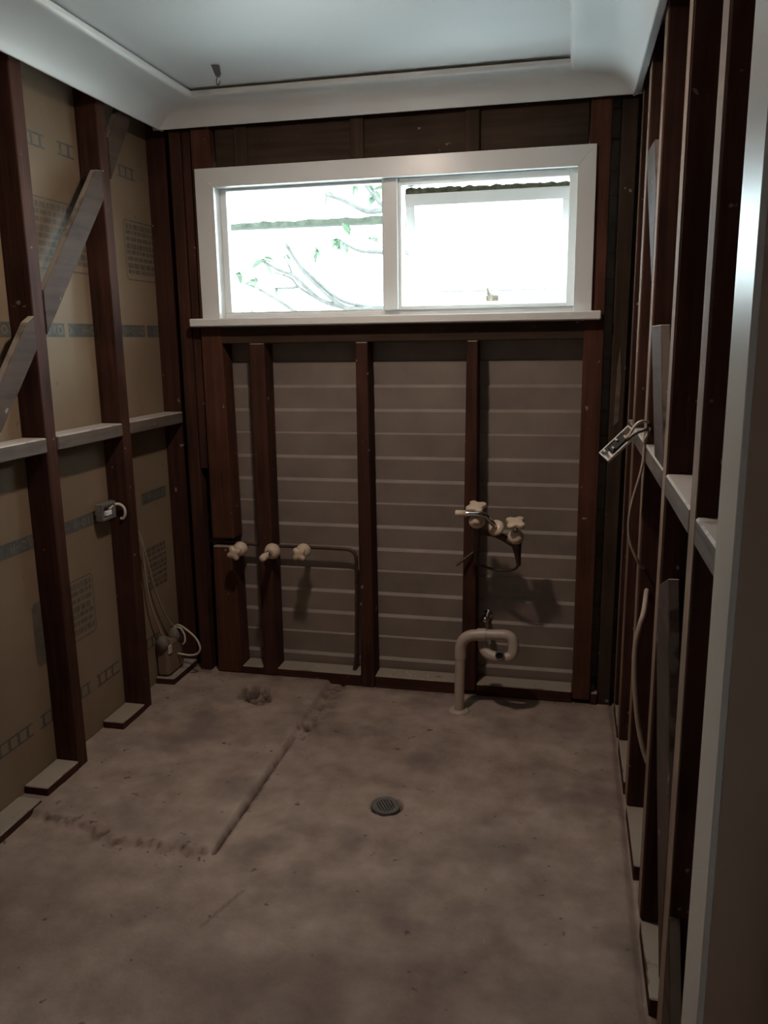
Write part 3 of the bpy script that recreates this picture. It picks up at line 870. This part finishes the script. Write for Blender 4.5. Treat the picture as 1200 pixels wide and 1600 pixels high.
MB().tube(spline([(fx+0.016, 2.665, 0.846), (-1.648, 2.69, 0.858), (-1.632, 2.702, 0.857), (-1.619, 2.708, 0.842), (-1.618, 2.711, 0.820), (-1.628, 2.7135, 0.802), (-1.638, 2.7145, 0.800)], 6), 0.0055, 8).obj('cable', M['cable'], ob)

lb = empty('junction_box', (-1.65, 3.06, 0.046), 'brown junction box with grey glands and looping cables in left corner', 'wall box')
bx('body', M['cloth'], lb, -1.688, -1.628, 2.975, 3.125, 0.0465, 0.195, 0.012)
g1 = MB().lathe((-1.655, 2.985, 0.185), (0.2, -0.1, 1), [(-0.01, 0.0), (-0.01, 0.026), (0.02, 0.028), (0.034, 0.020), (0.046, 0.010), (0.046, 0.0)], 12).obj('gland', M['gland'], lb)
g2 = MB().lathe((-1.652, 3.085, 0.185), (0.15, 0.1, 1), [(-0.01, 0.0), (-0.01, 0.030), (0.022, 0.031), (0.040, 0.024), (0.052, 0.012), (0.052, 0.0)], 12).obj('gland', M['gland'], lb)
bx('label_tag', M['cable'], lb, -1.630, -1.622, 2.98, 3.005, 0.150, 0.185, 0.002)
for nm, pts, r, m in (
    ('cable', [(-1.676, 2.775, 0.72), (-1.668, 2.86, 0.70), (-1.664, 2.895, 0.63), (-1.664, 2.905, 0.52), (-1.661, 2.925, 0.38), (-1.655, 2.968, 0.27), (-1.650, 2.985, 0.225)], 0.004, 'cablebrown'),
    ('cable', [(-1.672, 2.775, 0.755), (-1.662, 2.86, 0.72), (-1.658, 2.91, 0.60), (-1.660, 2.965, 0.44), (-1.656, 3.03, 0.31), (-1.650, 3.085, 0.232)], 0.004, 'cablebrown'),
    ('cable', [(-1.645, 3.085, 0.236), (-1.618, 3.075, 0.247), (-1.572, 3.065, 0.226), (-1.535, 3.06, 0.195), (-1.520, 3.06, 0.155), (-1.535, 3.06, 0.128), (-1.570, 3.06, 0.118), (-1.626, 3.06, 0.122)], 0.0045, 'cable'),
    ('cable', [(-1.640, 3.080, 0.232), (-1.612, 3.07, 0.236), (-1.592, 3.065, 0.208), (-1.590, 3.06, 0.180), (-1.600, 3.06, 0.166)], 0.004, 'cable')):
    MB().tube(spline(pts, 6), r, 8).obj(nm, M[m], lb)

# narrow switch plate hanging off the right wall, back to the room
sw = empty('switch_plate', (0.14, 2.32, 1.10), 'narrow white switch plate dangling back to front from the right wall', 'switch')
U = Vector((0.70, 0.14, 0.70)).normalized(); Nn = Vector((-0.28, -0.85, 0.45)); Nn = (Nn-U*Nn.dot(U)).normalized(); Vv = U.cross(Nn).normalized()
if Nn.y > 0: Nn = -Nn
C0 = Vector((0.139, 2.325, 1.157))
def plate_box(mb, u0, u1, v0, v1, n0, n1):
    q = [C0+U*a+Vv*b+Nn*n0 for a, b in ((u0, v0), (u1, v0), (u1, v1), (u0, v1))]
    return mb.prism(q, Nn*(n1-n0))
hu, hv = 0.054, 0.0185
mb = MB()
plate_box(mb, -hu, hu, -hv, hv, -0.004, 0.0)
for a in ((-hu, hu, -hv, -hv+0.003), (-hu, hu, hv-0.003, hv), (-hu, -hu+0.003, -hv+0.003, hv-0.003), (hu-0.003, hu, -hv+0.003, hv-0.003)):
    plate_box(mb, *a, 0.0, 0.010)
pl = mb.obj('plate', M['plate'], sw)
plate_box(MB(), -0.030, 0.030, -0.011, 0.011, 0.0, 0.012).obj('switch_body', M['black'], sw, 0.002)
for k in range(4):
    u0 = -0.044+k*0.022
    plate_box(MB(), u0, u0+0.007, -0.012+(k % 2)*0.010, -0.004+(k % 2)*0.010, 0.012 if 0 < k < 3 else 0.0, 0.016).obj('terminal_screw', M['steel'], sw, 0.001)
plate_box(MB(), 0.020, 0.045, 0.002, 0.010, 0.012, 0.016).obj('terminal_screw', M['brass'], sw, 0.001)
MB().tube(spline([(0.168, 2.312, 1.190), (0.180, 2.308, 1.212), (0.196, 2.315, 1.222), (0.216, 2.345, 1.216)], 6), 0.004, 8).obj('cable', M['cable'], sw)
MB().tube(spline([(0.160, 2.312, 1.170), (0.182, 2.306, 1.190), (0.200, 2.312, 1.196), (0.217, 2.345, 1.200)], 6), 0.0032, 8).obj('cable', M['black'], sw)
cb = MB().tube(spline([(0.222, 2.344, 1.20), (0.207, 2.315, 1.165), (0.204, 2.305, 1.115), (0.196, 2.30, 1.07), (0.180, 2.30, 1.00), (0.174, 2.30, 0.935), (0.182, 2.30, 0.88), (0.207, 2.30, 0.825), (0.225, 2.344, 0.80)], 6), 0.0042, 8).obj('loose_cable', M['cablebrown'], sw)
cb2 = MB().tube(spline([(0.236, 2.344, 0.735), (0.220, 2.23, 0.708), (0.208, 2.20, 0.675), (0.199, 2.19, 0.620), (0.199, 2.18, 0.555), (0.205, 2.17, 0.48), (0.216, 2.16, 0.40), (0.232, 2.15, 0.335), (0.250, 2.16, 0.29), (0.27, 2.344, 0.25)], 6), 0.0072, 10).obj('cable', M['cablebrown'])
tag(cb2, 'thick pale cable bowing between the right wall studs near the floor', 'cable')

# ------------------------------------------------------------------ rubble
def crumbs(name, pts, label, mat='crumb'):
    mb = MB()
    for (x, y, z, r) in pts:
        ph = random.random()*6
        vs_ = []
        for k in range(5):
            a = ph+k*2*math.pi/5
            vs_.append((x+r*math.cos(a)*random.uniform(.7, 1.2), y+r*math.sin(a)*random.uniform(.7, 1.2), z))
        vs_ += [(x+random.uniform(-.3, .3)*r, y+random.uniform(-.3, .3)*r, z+r*random.uniform(.7, 1.2))]
        mb.add(vs_, [(k, (k+1) % 5, 5) for k in range(5)]+[(4, 3, 2, 1, 0)])
    return tag(mb.obj(name, M[mat]), label, 'debris', None, 'stuff')
pts = [(random.uniform(-0.74, -0.44), random.uniform(3.16, 3.22), 0.051, random.uniform(0.002, 0.006)) for _ in range(16)]
pts += [(random.uniform(-1.19, -0.87), random.uniform(3.16, 3.22), 0.051, random.uniform(0.002, 0.005)) for _ in range(14)]
crumbs('plaster_crumbs', pts, 'pale plaster crumbs lying on the back wall bottom plate')
pts = [(-1.225+random.uniform(-.05, .05), 2.945+random.uniform(-.05, .05), -0.035, random.uniform(0.004, 0.013)) for _ in range(26)]
pts += [(random.uniform(-1.58, -1.40), random.uniform(3.02, 3.12), 0.019, random.uniform(0.002, 0.006)) for _ in range(20)]
pts += [(random.uniform(-1.3, -0.97), 1.925+random.uniform(-.03, .0), 0.0, random.uniform(0.002, 0.006)) for _ in range(26)]
crumbs('concrete_rubble', pts, 'small concrete rubble in the broken floor hole and along chipped edge', 'rubble')

# ------------------------------------------------------------------ outside the window
gd = bx('ground', M['paving'], None, -14, 14, 3.30, 22, -0.75, -0.70, 0)
tag(gd, 'pale paved yard outside the window', None, None, 'structure')
# mossy timber rail beyond the fixed pane
mb = MB()
n = 90
vs_, fs = [], []
for i in range(n+1):
    x = -3.4+(3.4-1.12)*i/n
    h = 2.214+0.022+0.010*noise.noise(Vector((x*9, 0, 0)))+0.006*noise.noise(Vector((x*31, 0, 0)))+0.004*(x+2)
    lo = 2.196-0.003*(x+2)
    vs_ += [(x, 5.46, lo), (x, 5.54, lo), (x, 5.53, h), (x, 5.47, h)]
for i in range(n):
    for k in range(4):
        k2 = (k+1) % 4
        fs.append((i*4+k, i*4+k2, i*4+4+k2, i*4+4+k))
fs += [(3, 2, 1, 0), (n*4, n*4+1, n*4+2, n*4+3)]
rail = empty('garden_rail', (-2.3, 5.5, -0.7), 'mossy dark timber rail seen through the fixed pane', 'rail')
mb.add(vs_, fs).obj('rail', M['moss'], rail)
bx('post', M['moss'], rail, -3.38, -3.30, 5.46, 5.54, -0.72, 2.195, 0.004)
bx('post', M['moss'], rail, -1.20, -1.12, 5.46, 5.54, -0.72, 1.5, 0.004)
bx('post', M['moss'], rail, -1.175, -1.125, 5.475, 5.525, 1.5, 2.195, 0.004)

tree = empty('frangipani_tree', (-0.75, 5.1, -0.7), 'bare-limbed tree with pale green leaf tufts outside the window', 'tree')
def limb(pts, r0, r1, name='branch'):
    p = spline(pts, 5)
    MB().tube(p, [r0+(r1-r0)*i/(len(p)-1) for i in range(len(p))], 8).obj(name, M['bark'], tree)
limb([(-0.75, 5.1, -0.72), (-0.72, 5.1, 0.3), (-0.80, 5.1, 1.0), (-0.86, 5.12, 1.45)], 0.085, 0.06, 'trunk')
limb([(-0.86, 5.12, 1.44), (-0.98, 5.16, 1.58), (-1.09, 5.2, 1.622), (-1.22, 5.2, 1.640), (-1.36, 5.2, 1.640), (-1.43, 5.2, 1.655), (-1.51, 5.2, 1.712), (-1.668, 5.2, 1.859), (-1.74, 5.2, 1.95), (-1.805, 5.2, 2.05)], 0.028, 0.008)
limb([(-1.20, 5.2, 1.638), (-1.31, 5.2, 1.660), (-1.43, 5.2, 1.690), (-1.50, 5.2, 1.735), (-1.60, 5.2, 1.82), (-1.72, 5.2, 1.93), (-1.80, 5.2, 2.06)], 0.012, 0.007)
limb([(-1.43, 5.2, 1.655), (-1.58, 5.22, 1.70), (-1.68, 5.22, 1.78), (-1.776, 5.22, 1.863), (-1.88, 5.22, 1.905), (-1.985, 5.22, 1.965)], 0.016, 0.008)
limb([(-1.776, 5.22, 1.863), (-1.80, 5.24, 1.92), (-1.835, 5.24, 1.985)], 0.010, 0.006)
limb([(-1.10, 5.18, 1.52), (-1.40, 5.2, 1.53), (-1.60, 5.2, 1.57), (-1.742, 5.2, 1.625), (-1.86, 5.2, 1.70), (-2.0, 5.2, 1.781)], 0.018, 0.009)
limb([(-1.58, 5.22, 1.70), (-1.66, 5.26, 1.735), (-1.757, 5.28, 1.795), (-1.80, 5.28, 1.845), (-1.862, 5.28, 1.875)], 0.011, 0.006)
limb([(-1.757, 5.28, 1.795), (-1.82, 5.28, 1.787), (-1.92, 5.28, 1.790)], 0.010, 0.006)
limb([(-0.80, 5.1, 1.35), (-0.82, 5.2, 1.7), (-0.98, 5.2, 2.1), (-1.08, 5.2, 2.22), (-1.156, 5.2, 2.234), (-1.24, 5.2, 2.228), (-1.30, 5.2, 2.243), (-1.41, 5.2, 2.30), (-1.517, 5.2, 2.338)], 0.03, 0.009)
limb([(-1.10, 5.2, 2.222), (-1.165, 5.2, 2.265), (-1.22, 5.2, 2.32), (-1.30, 5.2, 2.42)], 0.016, 0.010)
limb([(-0.84, 5.2, 1.78), (-1.0, 5.2, 1.97), (-1.159, 5.2, 1.983), (-1.283, 5.2, 1.992), (-1.35, 5.2, 2.01), (-1.42, 5.2, 2.05)], 0.018, 0.007)
limb([(-0.84, 5.1, 1.38), (-0.80, 4.95, 1.56), (-0.86, 4.85, 1.64), (-0.81, 4.8, 1.656), (-0.70, 4.8, 1.678), (-0.62, 4.8, 1.650), (-0.475, 4.8, 1.60)], 0.026, 0.016)
limb([(-0.60, 4.8, 1.645), (-0.45, 4.8, 1.61), (-0.35, 4.8, 1.655), (-0.30, 4.8, 1.690)], 0.018, 0.012)
limb([(-0.40, 4.82, 1.62), (-0.28, 4.82, 1.655), (-0.18, 4.82, 1.62)], 0.014, 0.010)
# leaf: long pointed blade, slightly folded
def leaf_mesh():
    n = 7
    vs_, fs = [], []
    for i in range(n+1):
        t = i/n
        wd = 0.022*math.sin(math.pi*min(1, t*0.92+0.06))**0.8
        z = -0.10*t*t*0.5
        vs_ += [(t*0.13, -wd, z+wd*0.25), (t*0.13, 0, z), (t*0.13, wd, z+wd*0.25)]
    for i in range(n):
        a = i*3
        fs += [(a, a+3, a+4, a+1), (a+1, a+4, a+5, a+2)]
    me = bpy.data.meshes.new('leaf')
    me.from_pydata(vs_, [], fs)
    me.polygons.foreach_set('use_smooth', [True]*len(fs))
    me.materials.append(M['leaf'])
    return me
LM = leaf_mesh()
def tuft(c, n, s, spread=0.05):
    for k in range(n):
        o = bpy.data.objects.new('leaf', LM)
        COL.objects.link(o)
        p = Vector(c)+Vector((random.uniform(-1, 1), random.uniform(-1, 1), random.uniform(-1, 1)))*spread*0.4
        place(o, p, tree)
        o.rotation_euler = (random.uniform(-0.7, 0.7), random.uniform(-0.9, 0.9), random.uniform(0, 6.28))
        sc = s*random.uniform(0.7, 1.15)
        o.scale = (sc, sc, sc)
for c, n, s in (((-1.805, 5.2, 2.05), 2, 0.5), ((-1.985, 5.22, 1.965), 6, 0.8), ((-1.835, 5.24, 1.985), 2, 0.5), ((-2.0, 5.2, 1.781), 5, 0.7),
                ((-1.862, 5.28, 1.875), 3, 0.6), ((-1.92, 5.28, 1.79), 3, 0.6), ((-2.16, 5.25, 1.90), 7, 0.9), ((-2.05, 5.3, 1.83), 4, 0.8), ((-2.1, 5.3, 1.64), 4, 0.6),
                ((-1.42, 5.2, 2.05), 8, 0.8), ((-1.52, 5.2, 2.34), 3, 0.5), ((-1.30, 5.2, 2.42), 9, 0.9), ((-1.22, 5.25, 2.36), 8, 0.8), ((-1.40, 5.25, 2.12), 4, 0.8),
                ((-1.60, 5.25, 2.02), 4, 0.8), ((-1.25, 5.2, 2.07), 5, 0.7), ((-1.50, 5.25, 2.07), 5, 0.8), ((-2.25, 5.25, 1.86), 6, 0.9)):
    tuft(c, n, s)
